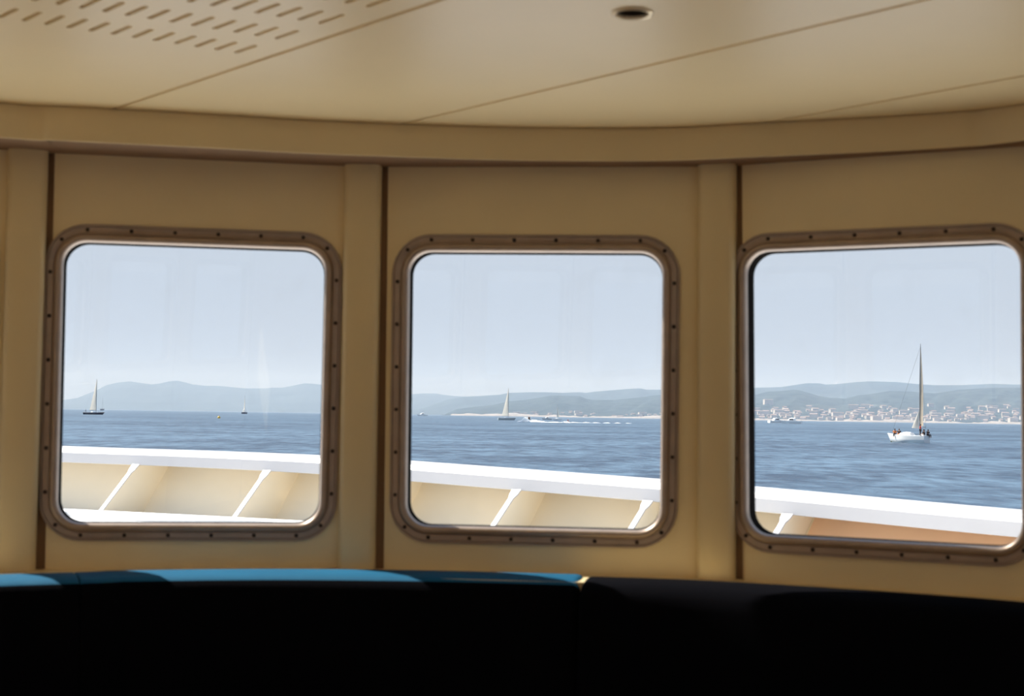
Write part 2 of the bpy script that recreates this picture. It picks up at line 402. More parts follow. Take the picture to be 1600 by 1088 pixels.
# ledge at the foot of the visible wall, behind the benches
LEDGE = EZ - 0.402
path = [C[i] for i in range(-9, 9)]
lp = [inset(i, 0.155) for i in range(-8, 9)]; lo = [inset(i, -0.03) for i in range(-8, 9)]
mb = MB(); mb.grid([[b + Vector((0, 0, LEDGE)), a + Vector((0, 0, LEDGE)), a + Vector((0, 0, LEDGE - 0.02)), a + Vector((0, 0, 0.0))] for a, b in zip(lp, lo)])
struct(mb.build('trim_%d' % (tn + 2), M_TRIM, recalc=False, smooth=False), 'narrow cream ledge at the foot of the window wall', 'ledge')

# floor, back wall
mb = MB(); fl = [C[i] for i in range(-10, 10)]
mb.add([p + Vector((0, 0, 0)) for p in fl], [list(range(len(fl)))])
struct(mb.build('floor', M_FLOOR, smooth=False), 'brown lounge floor', 'floor')
bw0, bw1 = C[9], C[-10]
bt = (bw1 - bw0).normalized(); bn = Vector((bt.y, -bt.x, 0)); BL = (bw1 - bw0).length
mb = MB()
def bwp(x, z): return bw0 + bt * x + Vector((0, 0, z))
holes = [(1.15, 2.05, 0.03, 2.0), (2.55, 3.25, 0.9, 1.9), (3.7, 4.6, 0.03, 2.0)]
xs = sorted({-0.1, BL + 0.1} | {h[0] for h in holes} | {h[1] for h in holes}); zs = sorted({0.0, 2.3} | {h[2] for h in holes} | {h[3] for h in holes})
for i in range(len(xs) - 1):
    for j in range(len(zs) - 1):
        mx_, mz_ = (xs[i] + xs[i + 1]) / 2, (zs[j] + zs[j + 1]) / 2
        if any(h[0] < mx_ < h[1] and h[2] < mz_ < h[3] for h in holes): continue
        mb.add([bwp(xs[i], zs[j]), bwp(xs[i + 1], zs[j]), bwp(xs[i + 1], zs[j + 1]), bwp(xs[i], zs[j + 1])], [[0, 1, 2, 3]])
struct(mb.build('wall_back', M_WALL, smooth=False, recalc=False), 'cream back wall of the lounge with open doorways', 'wall')

# ceiling: strip panels running fore and aft with dark joints
TH = R(-48.6); CU = V2(math.cos(TH), math.sin(TH)); CV = V2(-math.sin(TH), math.cos(TH))
def cpt(u_, v_, z): return CU * u_ + CV * v_ + Vector((0, 0, z))
ceiling = empty('ceiling', (0, 0, CEIL)); struct(ceiling, 'cream ceiling of long panels with diagonal dark joints', 'ceiling')
seams = [1.512 - 0.60 * k for k in range(12, 0, -1)] + [1.512, 2.104, 2.714, 3.314, 3.914]
SLOT_V = [1.444 - 0.0405 * k for k in range(13)]
ROWS = [-2.530 + 0.150 * k for k in range(-1, 9)]
slots = []
for v in SLOT_V:
    for r0 in ROWS:
        s0 = r0 + 0.19 * (v - 1.25)
        if r0 == ROWS[0]: continue
        slots.append((s0, v))
LIGHT_UV = (Vector((0.2046, 2.498, 0)).dot(CU), Vector((0.2046, 2.498, 0)).dot(CV))
def slot_loop(u0, v0, ln=0.083, hw=0.0055, k=4):
    return [(u0 + ln - hw + hw * math.cos(a), v0 + hw * math.sin(a)) for a in [R(-90 + 180 * j / k) for j in range(k + 1)]] + \
           [(u0 + hw + hw * math.cos(a), v0 + hw * math.sin(a)) for a in [R(90 + 180 * j / k) for j in range(k + 1)]]
ROOM = [C[i] for i in range(-10, 10)]
ROOM_UV = [(p.dot(CU), p.dot(CV)) for p in [C[-10] - AX * 0.05] + [inset(i, -0.05) for i in range(-9, 9)] + [C[9] - AX * 0.05]]
def clip_room(poly):
    """the part of a flat polygon that lies inside the outline of the room"""
    area = sum(a[0] * b[1] - b[0] * a[1] for a, b in zip(ROOM_UV, ROOM_UV[1:] + ROOM_UV[:1])); sg = 1 if area > 0 else -1
    for a, b in zip(ROOM_UV, ROOM_UV[1:] + ROOM_UV[:1]):
        side = lambda p: sg * ((b[0] - a[0]) * (p[1] - a[1]) - (b[1] - a[1]) * (p[0] - a[0]))
        out = []
        for p, q in zip(poly, poly[1:] + poly[:1]):
            sp_, sq = side(p), side(q)
            if sp_ >= 0: out.append(p)
            if sp_ * sq < 0:
                f = sp_ / (sp_ - sq); out.append((p[0] + (q[0] - p[0]) * f, p[1] + (q[1] - p[1]) * f))
        poly = out
        if not poly: break
    return poly
def holed_panel(name, u0, u1, v0, v1, loops, depth=0.018):
    """flat ceiling panel with real holes and returned edges"""
    bm = bmesh.new(); g = 0.0055
    def loop_edges(pts):
        vs = [bm.verts.new(cpt(a, b, CEIL) - Vector((0, 0, CEIL))) for a, b in pts]
        return vs, [bm.edges.new((vs[i], vs[(i + 1) % len(vs)])) for i in range(len(vs))]
    allv = []; es = []
    for lp_ in [clip_room([(u0, v0 + g), (u1, v0 + g), (u1, v1 - g), (u0, v1 - g)])] + loops:
        vs, e = loop_edges(lp_); allv.append(vs); es += e
    bmesh.ops.triangle_fill(bm, use_beauty=True, use_dissolve=False, edges=es, normal=(0, 0, -1))
    for vs in allv:
        top = [bm.verts.new(v.co + Vector((0, 0, depth))) for v in vs]; k = len(vs)
        for i in range(k): bm.faces.new((vs[i], vs[(i + 1) % k], top[(i + 1) % k], top[i]))
    me = bpy.data.meshes.new(name); bm.to_mesh(me); bm.free(); me.materials.append(M_CEIL)
    o = bpy.data.objects.new(name, me); COL.objects.link(o); o.parent = ceiling; return o
allv_edges = [-3.2] + seams
UMIN, UMAX = -6.5, 8.5
for k in range(len(seams) - 1):
    v0, v1 = seams[k], seams[k + 1]
    if len(clip_room([(UMIN, v0 + .01), (UMAX, v0 + .01), (UMAX, v1 - .01), (UMIN, v1 - .01)])) < 3: continue
    loops = []; nm = 'ceiling_panel'
    if abs(v1 - 1.512) < 1e-6: loops = [slot_loop(a, b) for a, b in slots]; nm = 'perforated_panel'
    if v0 < LIGHT_UV[1] < v1:
        loops = [[(LIGHT_UV[0] + 0.031 * math.cos(2 * math.pi * j / 24), LIGHT_UV[1] + 0.031 * math.sin(2 * math.pi * j / 24)) for j in range(24)]]
    holed_panel(nm, UMIN, UMAX, v0, v1, loops)
mb = MB(); mb.prism([cpt(a, b, 0.10) for a, b in ROOM_UV], (0, 0, 0.04))
mb.build('ceiling_backing', M_DARKGAP, ceiling, smooth=False)

# recessed lamp
lx = Vector((0.2046, 2.498, CEIL)); lamp = empty('downlight', lx)
tag(lamp, 'small round recessed ceiling spotlight, unlit, with pale metal rim', 'ceiling light')
mb = MB(); mb.lathe([(0.029, 0.004), (0.029, -0.002), (0.030, -0.004), (0.034, -0.005), (0.037, -0.003), (0.038, 0.0005)], 32); mb.build('rim', M_CHROME, lamp)
mb = MB(); mb.lathe([(0.029, 0.002), (0.027, 0.03), (0.020, 0.06), (0.012, 0.075)], 32); mb.build('reflector', M_CAN, lamp)
mb = MB(); mb.lathe([(0.0125, 0.073), (0.012, 0.060), (0.009, 0.052), (0.004, 0.048), (0.0005, 0.047)], 20); mb.build('bulb', M_BULB, lamp)

# ------------------------------------------------------------------ benches
BT = EZ - 0.394
main_back = [(-1.205, 3.395), (-1.123, 3.432), (-1.019, 3.478), (-0.939, 3.522), (-0.588, 3.605), (-0.186, 3.626), (0.194, 3.592)]
right_back = [(0.1908, 3.552), (0.434, 3.515), (0.626, 3.448), (0.833, 3.354), (1.0, 3.270), (1.144, 3.178), (1.40, 2.96), (1.80, 2.56)]
left_back = [(-2.05, 2.88), (-1.80, 3.06), (-1.50, 3.24), (-1.205, 3.395)]
curve_all = catmull([V2(*p) for p in left_back[:-1] + main_back], 10)
def sub(curve, x0, x1):
    return [p for p in curve if x0 <= p.x <= x1]
def bench(label, curve, top_blue=True, round_start=0.022, round_end=0.022, n_start=None, n_end=None):
    pts = curve; nrm = normals2d(pts)
    if n_start: nrm[0] = n_start
    if n_end: nrm[-1] = n_end
    base = pts[len(pts) // 2]
    root = empty('bench_seat', (base.x, base.y, 0)); tag(root, label, 'bench', 'blue bench seats along the window wall')
    inv = -Vector((base.x, base.y, 0))
    def sweep(name, prof, m, rounded=False):
        mb = MB(); rows = []; N = len(pts); c0 = sum(p[0] for p in prof) / len(prof); z0 = sum(p[1] for p in prof) / len(prof)
        stations = []
        L = [0.0]
        for i in range(1, N): L.append(L[-1] + (pts[i] - pts[i - 1]).length)
        def point(s):
            for i in range(1, N):
                if L[i] >= s - 1e-9:
                    f = (s - L[i - 1]) / max(1e-9, L[i] - L[i - 1]); return pts[i - 1].lerp(pts[i], f), nrm[i - 1].lerp(nrm[i], f).normalized()
            return pts[-1], nrm[-1]
        ss = []
        def cap(r):
            return sorted((r * (1 - math.sin(R(18 * k))), r * (1 - math.cos(R(18 * k)))) for k in range(6))       # (distance from the end, shrink)
        r0, r1 = (round_start, round_end) if rounded else (0.0, 0.0)
        inner = [(s, 0.0) for s in L if r0 < s < L[-1] - r1]
        st = cap(r0) + inner + [(L[-1] - s, q) for s, q in reversed(cap(r1))] if rounded else [(s, 0.0) for s in L]
        for s, q in st:
            p, n_ = point(s); row = []
            for c, z in prof:
                dc, dz = c0 - c, z0 - z; d = math.hypot(dc, dz); f = min(1, q / d) if d else 0
                row.append(p + n_ * (c + dc * f) + Vector((0, 0, z + dz * f)) + inv)
            rows.append(row)
        mb.grid(rows, close_u=True); mb.add(rows[0], [list(range(len(prof)))]); mb.add(rows[-1], [list(range(len(prof)))[::-1]])
        return mb.build(name, m, root, angle=40)
    z = BT
    back = [(0.0, z - 0.004), (0.012, z), (0.07, z), (0.105, z - 0.004), (0.13, z - 0.014), (0.145, z - 0.034), (0.152, z - 0.06), (0.215, 0.47), (0.205, 0.45), (0.0, 0.45)]
    bo = sweep('backrest', back, [M_FABRIC_SHADE, M_VINYL], True)
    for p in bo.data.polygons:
        if p.center.z > z - 0.016 and top_blue: p.material_index = 1  # without top_blue the top stays black, shade put into its colour
    sweep('seat', [(0.22, 0.33), (0.22, 0.45), (0.24, 0.465), (0.62, 0.47), (0.66, 0.46), (0.68, 0.435), (0.68, 0.36), (0.665, 0.33)], M_FABRIC_SHADE, True)
    sweep('plinth', [(0.0, 0.0), (0.0, 0.45), (0.22, 0.45), (0.22, 0.33), (0.62, 0.33), (0.60, 0.0)], M_BASE)
    return root
SPLIT = -1.052
n_split = Vector((0.40, -0.916, 0)).normalized(); n_join = Vector((-0.16, -0.987, 0)).normalized()
y_split = np.interp(SPLIT, [p.x for p in curve_all], [p.y for p in curve_all])
bench('dark blue bench section at the left edge, a strip of sunlight on its corner', sub(curve_all, -2.1, SPLIT) + [Vector((SPLIT - 0.001, y_split, 0))], True, 0.022, 0.003, None, n_split)
bench('long dark blue bench below the left and middle windows, sunlit blue along its top', [Vector((SPLIT + 0.001, y_split, 0))] + sub(curve_all, SPLIT, 0.2), True, 0.003, 0.022, n_split, n_join)
bench('dark blue bench section below the right window, its shade painted in black', catmull([V2(*p) for p in right_back], 8), False, 0.022, 0.022, n_join)

# ------------------------------------------------------------------ foredeck, bulwark
def rail_fit():
    """inboard top edge of the cap rail: gently curved in plan, sheer rising to the bow"""
    out = []
    for px, py, sarc in ((98, 700.4, 0.0), (300, 707, 1.7), (495, 716, 3.2), (641, 726.4, 4.2), (1031, 756, 6.6), (1177, 768.5, 7.4), (1590, 805.6, 9.4)):
        # plan: circle-like arc whose heading turns from -29 to -38 degrees
        X, Y, a = -4.22, 13.44, R(-29.0)
        step = 0.02
        for k in range(1200):
            d = ray(px, 640)
            if X / Y >= d.x / d.y: break
            a = R(-29.0 - 9.0 * (k * step) / 9.4); X += math.cos(a) * step; Y += math.sin(a) * step
        P = at_y(px, py, Y); out.append(Vector((P.x, P.y, P.z)))
    return out
rail = rail_fit()
ext_l = [Vector((-11.0, 15.7, EZ - 0.34)), Vector((-8.6, 15.35, EZ - 0.35)), Vector((-6.4, 14.55, EZ - 0.362))]
ext_r = [rail[-1] + Vector((math.cos(R(q)), math.sin(R(q)), -0.018)) * L_ for q, L_ in ((-39, 2.2), (-41, 4.6), (-43, 7.0))]
rail_c = catmull(ext_l + rail + ext_r, 8)
rn = normals2d(rail_c); DECK = EZ - 0.945          # rn points inboard (towards the lounge)
bul = empty('bulwark', (rail_c[0].x, rail_c[0].y, DECK)); tag(bul, 'buff bulwark with white cap rail curving round the foredeck outside', 'bulwark')
binv = -Vector(bul.location)
def sweep_rail(name, prof, m, pts=None, ns=None):
    mb = MB(); rows = [[p + n_ * c + Vector((0, 0, (DECK - p.z) * zz if rel else zz)) + binv for c, zz, rel in prof] for p, n_ in zip(pts or rail_c, ns or rn)]
    mb.grid(rows, close_u=True); mb.add(rows[0], [list(range(len(prof)))]); mb.add(rows[-1], [list(range(len(prof)))[::-1]])
    return mb.build(name, m, bul, angle=30)
# cap rail: flat top, chamfered inboard edge, vertical lip   (c inboard positive, z relative to the rail top)
sweep_rail('cap_rail', [(0.0, -0.042, 0), (0.0, -0.130, 0), (-0.02, -0.135, 0), (-0.56, -0.135, 0), (-0.56, -0.02, 0), (-0.54, 0.0, 0), (-0.034, 0.0, 0)], M_RAIL)
mb = MB(); rows = []
for p, n_ in zip(rail_c, rn):
    kz = DECK + 0.046 + min(0.10, max(0.0, 0.014 * (p.x + 4.2)))     # the kerb follows the camber of the deck
    rows.append([V2(p.x, p.y) + n_ * c + Vector((0, 0, z)) + binv for c, z in ((0.47, DECK), (0.47, kz - 0.012), (0.485, kz), (0.60, kz), (0.62, kz - 0.012), (0.62, DECK))])
mb.grid(rows, close_u=True); mb.build('kerb', M_DECK, bul, angle=30)
sweep_rail('plate', [(-0.44, -0.13, 0), (-0.09, 1.0, 1), (-0.13, 1.0, 1), (-0.48, -0.13, 0)], M_BUFF)
def along(px):
    """rail station under picture column px"""
    for i in range(len(rail_c) - 1):
        xs_ = [800 + FPX * (q - EYE).dot(RT) / (q - EYE).dot(FW) for q in (rail_c[i], rail_c[i + 1])]
        if xs_[0] <= px <= xs_[1]:
            f = (px - xs_[0]) / (xs_[1] - xs_[0]); return rail_c[i].lerp(rail_c[i + 1], f), rn[i].lerp(rn[i + 1], f).normalized()
def bracket(p, n_):
    t_ = Vector((-n_.y, n_.x, 0)); mb = MB()
    q = lambda c, z: Vector((p.x, p.y, 0)) + n_ * c + Vector((0, 0, z)) + binv
    top = p.z - 0.132
    plate = [q(-0.01, top), q(0.44, DECK), q(-0.09, DECK), q(-0.44, top)]
    mb.prism([v - t_ * 0.006 for v in plate], t_ * 0.012)
    k = mb.build('bracket', M_BUFF, bul, smooth=False)
    mb = MB(); a, b = Vector((-0.005, top, 0)), Vector((0.45, DECK, 0)); e = (b - a).normalized(); w = 0.022
    fl_ = []
    for s_, ww in ((0.0, 0.042), (0.10, 0.036), (0.17, w), (1.0, w)):
        m_ = a.lerp(b, s_); fl_.append([q(m_.x, m_.y) - t_ * ww, q(m_.x, m_.y) + t_ * ww])
    off = n_ * 0.008 + Vector((0, 0, 0.008))
    mb.grid([[f0, f1, f1 + off, f0 + off] for f0, f1 in fl_], close_u=True)
    mb.build('flange', M_RAIL, k, smooth=False)
for px in (-190, 10, 213, 418, 613, 808, 1013, 1231, 1470, 1760, 2120):
    r_ = along(px)
    if px == 10 or px == 1470: continue
    if r_: bracket(*r_)
# orange-painted stretch of the bulwark
i0 = min(range(len(rail_c)), key=lambda i: (rail_c[i] - along(1240)[0]).length); i1 = min(range(len(rail_c)), key=lambda i: (rail_c[i] - along(1760)[0]).length)
seg = [along(1236)[0]] + rail_c[i0 + 1:i1]; segn = [along(1236)[1]] + rn[i0 + 1:i1]
sweep_rail('orange_plate', [(-0.432, -0.131, 0), (-0.083, 0.995, 1), (-0.09, 0.995, 1), (-0.44, -0.131, 0)], M_RUSTBUFF, seg, segn)['label'] = 'orange painted stretch of bulwark plate'
mb = MB()
inner_edge = [inset(i, -0.08) for i in range(-4, 9)]
outer_edge = [p + n_ * -0.12 for p, n_ in zip(rail_c, rn)]
poly = [V2(p.x, p.y) for p in outer_edge] + [V2(p.x, p.y) for p in reversed(inner_edge)]
mb.add([p + Vector((0, 0, DECK)) for p in poly], [list(range(len(poly)))])
me_deck = mb.build('foredeck', M_DECK, smooth=False)
bm = bmesh.new(); bm.from_mesh(me_deck.data); bmesh.ops.triangulate(bm, faces=bm.faces); bmesh.ops.recalc_face_normals(bm, faces=bm.faces); bm.to_mesh(me_deck.data); bm.free()
struct(me_deck, 'white painted foredeck inside the bulwark', 'deck')

# ------------------------------------------------------------------ sea, haze
mb = MB(); rows = []
for rr_ in (14, 40, 100, 300, 1000, 3000, 9000, 30000):
    rows.append([Vector((rr_ * math.sin(a), rr_ * math.cos(a), SEA)) for a in [2 * math.pi * k / 64 for k in range(64)]])
mb.grid(rows, close_u=True)
struct(mb.build('sea', M_SEA, smooth=False), 'rippled blue sea out to the horizon', 'sea')
mb = MB(); mb.box((-9000, 330, SEA - 2), (9000, 17000, SEA + 420))
hz = mb.build('haze', M_HAZE, smooth=False); tag(hz, 'pale summer haze over the far water and hills', 'haze', kind='stuff')

# ------------------------------------------------------------------ hills
rng = np.random.default_rng(3)
def noise1(x, seed, amp=1.0):
    return amp * (math.sin(x * 0.031 + seed) + 0.6 * math.sin(x * 0.083 + 2.1 * seed) + 0.4 * math.sin(x * 0.19 + 3.3 * seed) + 0.3 * math.sin(x * 0.41 + seed * 5.1))
def hill(name, ridge, D0, D1, m, label, rough=0.12, beach=None):
    """terrain rising from the shore at distance D0 to a measured ridge at D1"""
    xs = [p[0] for p in ridge]; ys = [p[1] for p in ridge]; mb = MB(); rows = []
    cols = np.arange(xs[0], xs[-1] + 1, 5.0); nd = 14; heights = {}
    for d in range(nd + 4):
        row = []
        for x in cols:
            y = float(np.interp(x, xs, ys)); P = at_y(x, y, D1); H = max(2.0, P.z - SEA)
            if d <= nd:
                f = d / nd; Y = D0 + (D1 - D0) * f; dr = ray(x, 640); X = dr.x / dr.y * Y
                h = H * (f ** 0.9) * (1 + rough * noise1(x * 1.7 + d * 37, d * 1.3) * f * (1 - f) * 2)
                h = min(h, H * (0.25 + 0.75 * f) * Y / D1)
                if d == nd: h = H
            else:
                Y = D1 + (d - nd) * 500; dr = ray(x, 640); X = dr.x / dr.y * Y; h = H * (1 - (d - nd) / 4) ** 1.2 * 0.9
            row.append(Vector((X, Y, SEA - 0.5 + h)))
        rows.append(row)
    mb.grid(rows)
    o = mb.build(name, m, angle=180, recalc=False); struct(o, label, 'hill')
    def ground(x, f):
        j = (x - cols[0]) / 5.0; j = min(max(j, 0), len(cols) - 1.001); i = f * nd; a, b = int(i), int(j); fi, fj = i - a, j - b
        return rows[a][b] * (1 - fi) * (1 - fj) + rows[a + 1][b] * fi * (1 - fj) + rows[a][b + 1] * (1 - fi) * fj + rows[a + 1][b + 1] * fi * fj
    return ground
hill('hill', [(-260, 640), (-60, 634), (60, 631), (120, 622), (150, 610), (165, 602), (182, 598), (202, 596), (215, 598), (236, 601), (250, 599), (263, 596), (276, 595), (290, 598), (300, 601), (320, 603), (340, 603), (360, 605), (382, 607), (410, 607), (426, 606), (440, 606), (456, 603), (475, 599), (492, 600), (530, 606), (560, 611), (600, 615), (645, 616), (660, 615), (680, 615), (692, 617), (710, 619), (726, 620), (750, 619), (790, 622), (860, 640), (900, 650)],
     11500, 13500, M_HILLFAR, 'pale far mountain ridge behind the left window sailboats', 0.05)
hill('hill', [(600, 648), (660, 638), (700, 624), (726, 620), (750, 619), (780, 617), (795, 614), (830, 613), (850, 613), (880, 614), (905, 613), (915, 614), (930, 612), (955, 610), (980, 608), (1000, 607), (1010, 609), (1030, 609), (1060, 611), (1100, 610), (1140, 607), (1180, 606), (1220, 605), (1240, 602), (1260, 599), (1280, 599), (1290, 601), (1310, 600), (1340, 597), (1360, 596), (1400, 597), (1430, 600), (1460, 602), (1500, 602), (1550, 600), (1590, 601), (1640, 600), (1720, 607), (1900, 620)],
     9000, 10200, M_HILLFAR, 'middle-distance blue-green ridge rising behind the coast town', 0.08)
ground = hill('hill', [(690, 651), (700, 645), (715, 639), (740, 636), (770, 633), (795, 627), (820, 625), (845, 621), (860, 618), (880, 618.5), (905, 619), (915, 623), (925, 625), (960, 625), (1000, 621), (1030, 617), (1070, 618), (1120, 619), (1150, 619), (1180, 617), (1200, 612), (1220, 611), (1240, 609), (1250, 610), (1260, 613), (1280, 619), (1300, 622), (1320, 623), (1340, 618), (1360, 616), (1390, 611), (1420, 612), (1460, 615), (1500, 609), (1550, 606), (1590, 606), (1650, 604), (1720, 610), (1900, 622)],
     5600, 7200, M_HILL, 'near coastal hillside with the pale town along its foot', 0.25)
# pale shoreline
mb = MB(); rows = []
for x in np.arange(705, 1880, 6.0):
    P = ground(x, 0.0); h = 5 + 3 * noise1(x, 2.0) if x > 720 else 3
    if 930 < x < 1010 or 1100 < x < 1270: h *= 0.5
    d = Vector((P.x, P.y, 0)).normalized()
    rows.append([Vector((P.x, P.y - 60, SEA - 1)), Vector((P.x, P.y - 40, SEA + max(1.5, h * 0.8))), Vector((P.x, P.y + 60, SEA + max(2, h + 3))), Vector((P.x, P.y + 80, SEA - 1))])
mb.grid(rows)
struct(mb.build('shore', M_BEACH, angle=180, recalc=False), 'thin pale rocky shoreline below the coastal hillside', 'shore')
# the town
def house_mesh(w, d, h, rh):
    mb = MB(); mb.box((-w / 2, -d / 2, -4), (w / 2, d / 2, h)); o = 0.6
    mb.add([(-w / 2 - o, -d / 2 - o, h), (w / 2 + o, -d / 2 - o, h), (w / 2 + o, d / 2 + o, h), (-w / 2 - o, d / 2 + o, h), (-w / 2 - o, 0, h + rh), (w / 2 + o, 0, h + rh)],
           [[0, 1, 5, 4], [2, 3, 4, 5], [0, 4, 3], [1, 2, 5], [0, 3, 2, 1]], 1)
    return mb
protos = []
for w, d, h, rh in ((16, 11, 8, 3), (22, 12, 11, 2.5), (12, 10, 7, 3), (30, 13, 14, 1.2)):
    protos.append(house_mesh(w, d, h, rh))
proto_me = []
for k, mbp in enumerate(protos):
    o = mbp.build('house', [M_HOUSE, M_ROOF], smooth=False); proto_me.append(o.data); bpy.data.objects.remove(o)
def pick():
    r = rng.random()
    if r < 0.58: return rng.uniform(1330, 1640), abs(rng.normal(0, 0.16)) + 0.02
    if r < 0.86: return rng.uniform(1180, 1345), abs(rng.normal(0, 0.13)) + 0.015
    return rng.uniform(790, 1035), abs(rng.normal(0, 0.07)) + 0.01
placed = []; k = 0
while len(placed) < 235 and k < 4000:
    k += 1; x, f = pick(); f = min(f, 0.55); P = ground(x, f); s_ = float(rng.uniform(0.8, 1.4)); q = int(rng.integers(0, 4))
    r_ = (11, 14, 9, 18)[q] * s_
    if any((P - p).length < r_ + r2 for p, r2 in placed): continue
    placed.append((P, r_))
    o = bpy.data.objects.new('house', proto_me[q]); COL.objects.link(o); o.location = P; o.rotation_euler = (0, 0, float(rng.uniform(-0.7, 0.7))); o.scale = (s_, s_, s_) if x > 1050 else (s_ * 0.8, s_ * 0.8, s_ * 0.45)
    if x < 1050: tag(o, 'tiny pale house low on the coast, seen through the middle window', 'house', 'houses on the coast in the middle window')
    else: tag(o, 'tiny pale house of the hillside town, seen through the right window', 'house', 'houses of the hillside town')

# ------------------------------------------------------------------ boats
def hull_mb(L, B, H, tw=0.75, draft=0.35, sheer=0.25, over=0.10):
    """L length along +x (bow), B beam, H freeboard; loft of sections"""
    mb = MB(); N = 15; rows = []
    for i in range(N):
        s = i / (N - 1)
        b = B / 2 * (tw + (1 - tw) * math.sin(math.pi * min(1, s / 0.45) / 2) if s < 0.45 else math.cos((s - 0.45) / 0.55 * math.pi / 2) ** 0.95)
        b = max(b, 0.01); z1 = H * (1 + sheer * (s - 0.3) ** 2 * 2); zb = -draft * (1 - max(0, (s - 0.6) / 0.4) ** 1.5)
        x = -L / 2 + L * s; xo = over * L * max(0.0, (s - 0.6) / 0.4) ** 2
        rows.append([Vector((x + xo * (z / z1 if z > 0 else 0), y, z)) for y, z in ((-b, z1), (-b * 0.97, z1 * 0.5), (-b * 0.85, 0.0), (-b * 0.45, zb * 0.8), (0, zb), (b * 0.45, zb * 0.8), (b * 0.85, 0), (b * 0.97, z1 * 0.5), (b, z1))])
    mb.grid(rows); mb.add(rows[0], [list(range(9))])
    return mb, rows
def deck_mb(rows, drop=0.02):
    mb = MB(); mb.grid([[r[0] + Vector((0, 0.01, -drop)), r[0].lerp(r[8], 0.5) + Vector((0, 0, 0.05)), r[8] + Vector((0, -0.01, -drop))] for r in rows]); return mb
def sail_mb(a, b, c, belly, n=8):
    """triangular sail: tack a, clew b, head c, belly vector, small real thickness"""
    mb = MB(); a, b, c, belly = Vector(a), Vector(b), Vector(c), Vector(belly); rows = []; th = belly.normalized() * 0.02
    for i in range(n + 1):
        v = i / n; p0 = a.lerp(c, v); p1 = b.lerp(c, v); row = []
        for j in range(n + 1):
            u_ = j / n; row.append(p0.lerp(p1, u_) + belly * (math.sin(math.pi * u_ ** 0.8) * math.sin(math.pi * min(1, v * 0.85 + 0.12)) * (1 - v * 0.4)))
        rows.append(row)
    mb.grid(rows); return mb
def on_sea(px, py):
    P = at_z(px, py, SEA); return P
def ppm(P): return FPX / P.y           # pixels per metre at that distance

def cabin_mb(x0, x1, w, z0, h):
    mb = MB(); rows = []
    for x, k in ((x0, 0.15), (x0 + 0.12 * (x1 - x0), 0.9), ((x0 + x1) / 2, 1.0), (x1 - 0.18 * (x1 - x0), 0.75), (x1, 0.05)):
        rows.append([Vector((x, y * w / 2, z0 + h * zz * k)) for y, zz in ((-1, 0), (-0.92, 0.75), (-0.7, 1), (0, 1.08), (0.7, 1), (0.92, 0.75), (1, 0))])
    mb.grid(rows); mb.add(rows[0], [list(range(7))]); mb.add(rows[-1], [list(range(7))[::-1]]); return mb

def sailboat(label, px, py, heading, L, B, H, mast, hull_m, main=None, jib=None, sail_m=None, lean=0.0, boom_len=0.36, boom_ang=0.0, cab=True, stripe=None, group='sailing boats out on the bay', mast_x=0.08, jib_top=0.85, mast_r=0.07, name='sailboat', cab_h=0.55, mast_m=None, boot=None):
    P = on_sea(px, py); root = empty(name, P, heading); root.rotation_euler = (lean, 0, heading)
    tag(root, label, 'sailboat', group)
    mb, rows = hull_mb(L, B, H); h = mb.build('hull', hull_m, root, angle=50)
    deck_mb(rows).build('deck', M_WHITE, root, angle=60)
    if stripe:
        mb = MB()
        for sgn in (0, 8):
            mb.grid([[r[sgn] * 1.004, r[sgn].lerp(r[1 if sgn == 0 else 7], 0.35) * 1.006] for r in rows])
        mb.build('gunwale_stripe', stripe, h)
    if boot:
        mb = MB()
        for a_, b_ in ((1, 2), (7, 6)):
            mb.grid([[(r[a_].lerp(r[b_], 0.70)) * 1.004, r[b_].lerp(r[3 if b_ == 2 else 5], 0.3) * 1.006] for r in rows])
        mb.build('waterline_stripe', boot, h)
    if cab:
        c = cabin_mb(-0.12 * L, 0.25 * L, B * 0.62, H * 0.98, cab_h).build('cabin', M_WHITE, root, angle=50)
    mx = mast_x * L; mb = MB(); mb.tube([(mx, 0, H * 0.9), (mx, 0, H + mast * 0.6), (mx - 0.1, 0, H + mast)], [mast_r, mast_r, mast_r * 0.6], 8); mb.build('mast', mast_m or M_ALU, root)
    ba = Vector((-math.cos(boom_ang), math.sin(boom_ang), 0)); bl = boom_len * L; bz = H + 1.3
    mb = MB(); mb.tube([(mx, 0, bz), Vector((mx, 0, bz)) + ba * bl], mast_r * 0.8, 8); mb.build('boom', M_ALU, root)
    if main:
        side = Vector((ba.y, -ba.x, 0)) * main
        sail_mb((mx - 0.08, 0, bz + 0.1), Vector((mx, 0, bz + 0.1)) + ba * bl * 0.97, (mx - 0.15, 0, H + mast * 0.97), side).build('mainsail', sail_m or M_SAIL, root, angle=180)
    if jib:
        bow = Vector((L * 0.49, 0, H + 0.1))
        clew = Vector((mx + 0.15, jib * 1.0, H + 0.75)); head = Vector((mx + 0.05, 0, H + mast * jib_top))
        sail_mb(bow, clew, head, (0, jib * 0.7, 0)).build('jib', M_SAIL, root, angle=180)
    # stays
    mb = MB(); mb.tube([(L * 0.49, 0, H + 0.05), (mx, 0, H + mast * 0.95)], 0.015, 5); mb.tube([(-L * 0.48, 0, H), (mx - 0.1, 0, H + mast)], 0.015, 5)
    mb.build('rigging', M_ALU, root)
    return root, P

HULLS = {}
# big white sailboat in the right window (bow to the left and away)
big, PB = sailboat('white sailboat with tall tan sail and crew aboard, largest boat, in the right window', 1420, 692.0, R(180 - 52), 6.4, 2.0, 1.05, 13.6, M_WHITE, main=None, jib=None, boom_len=0.20, boom_ang=R(12), mast_x=-0.30, mast_r=0.06, boot=M_BOOT)
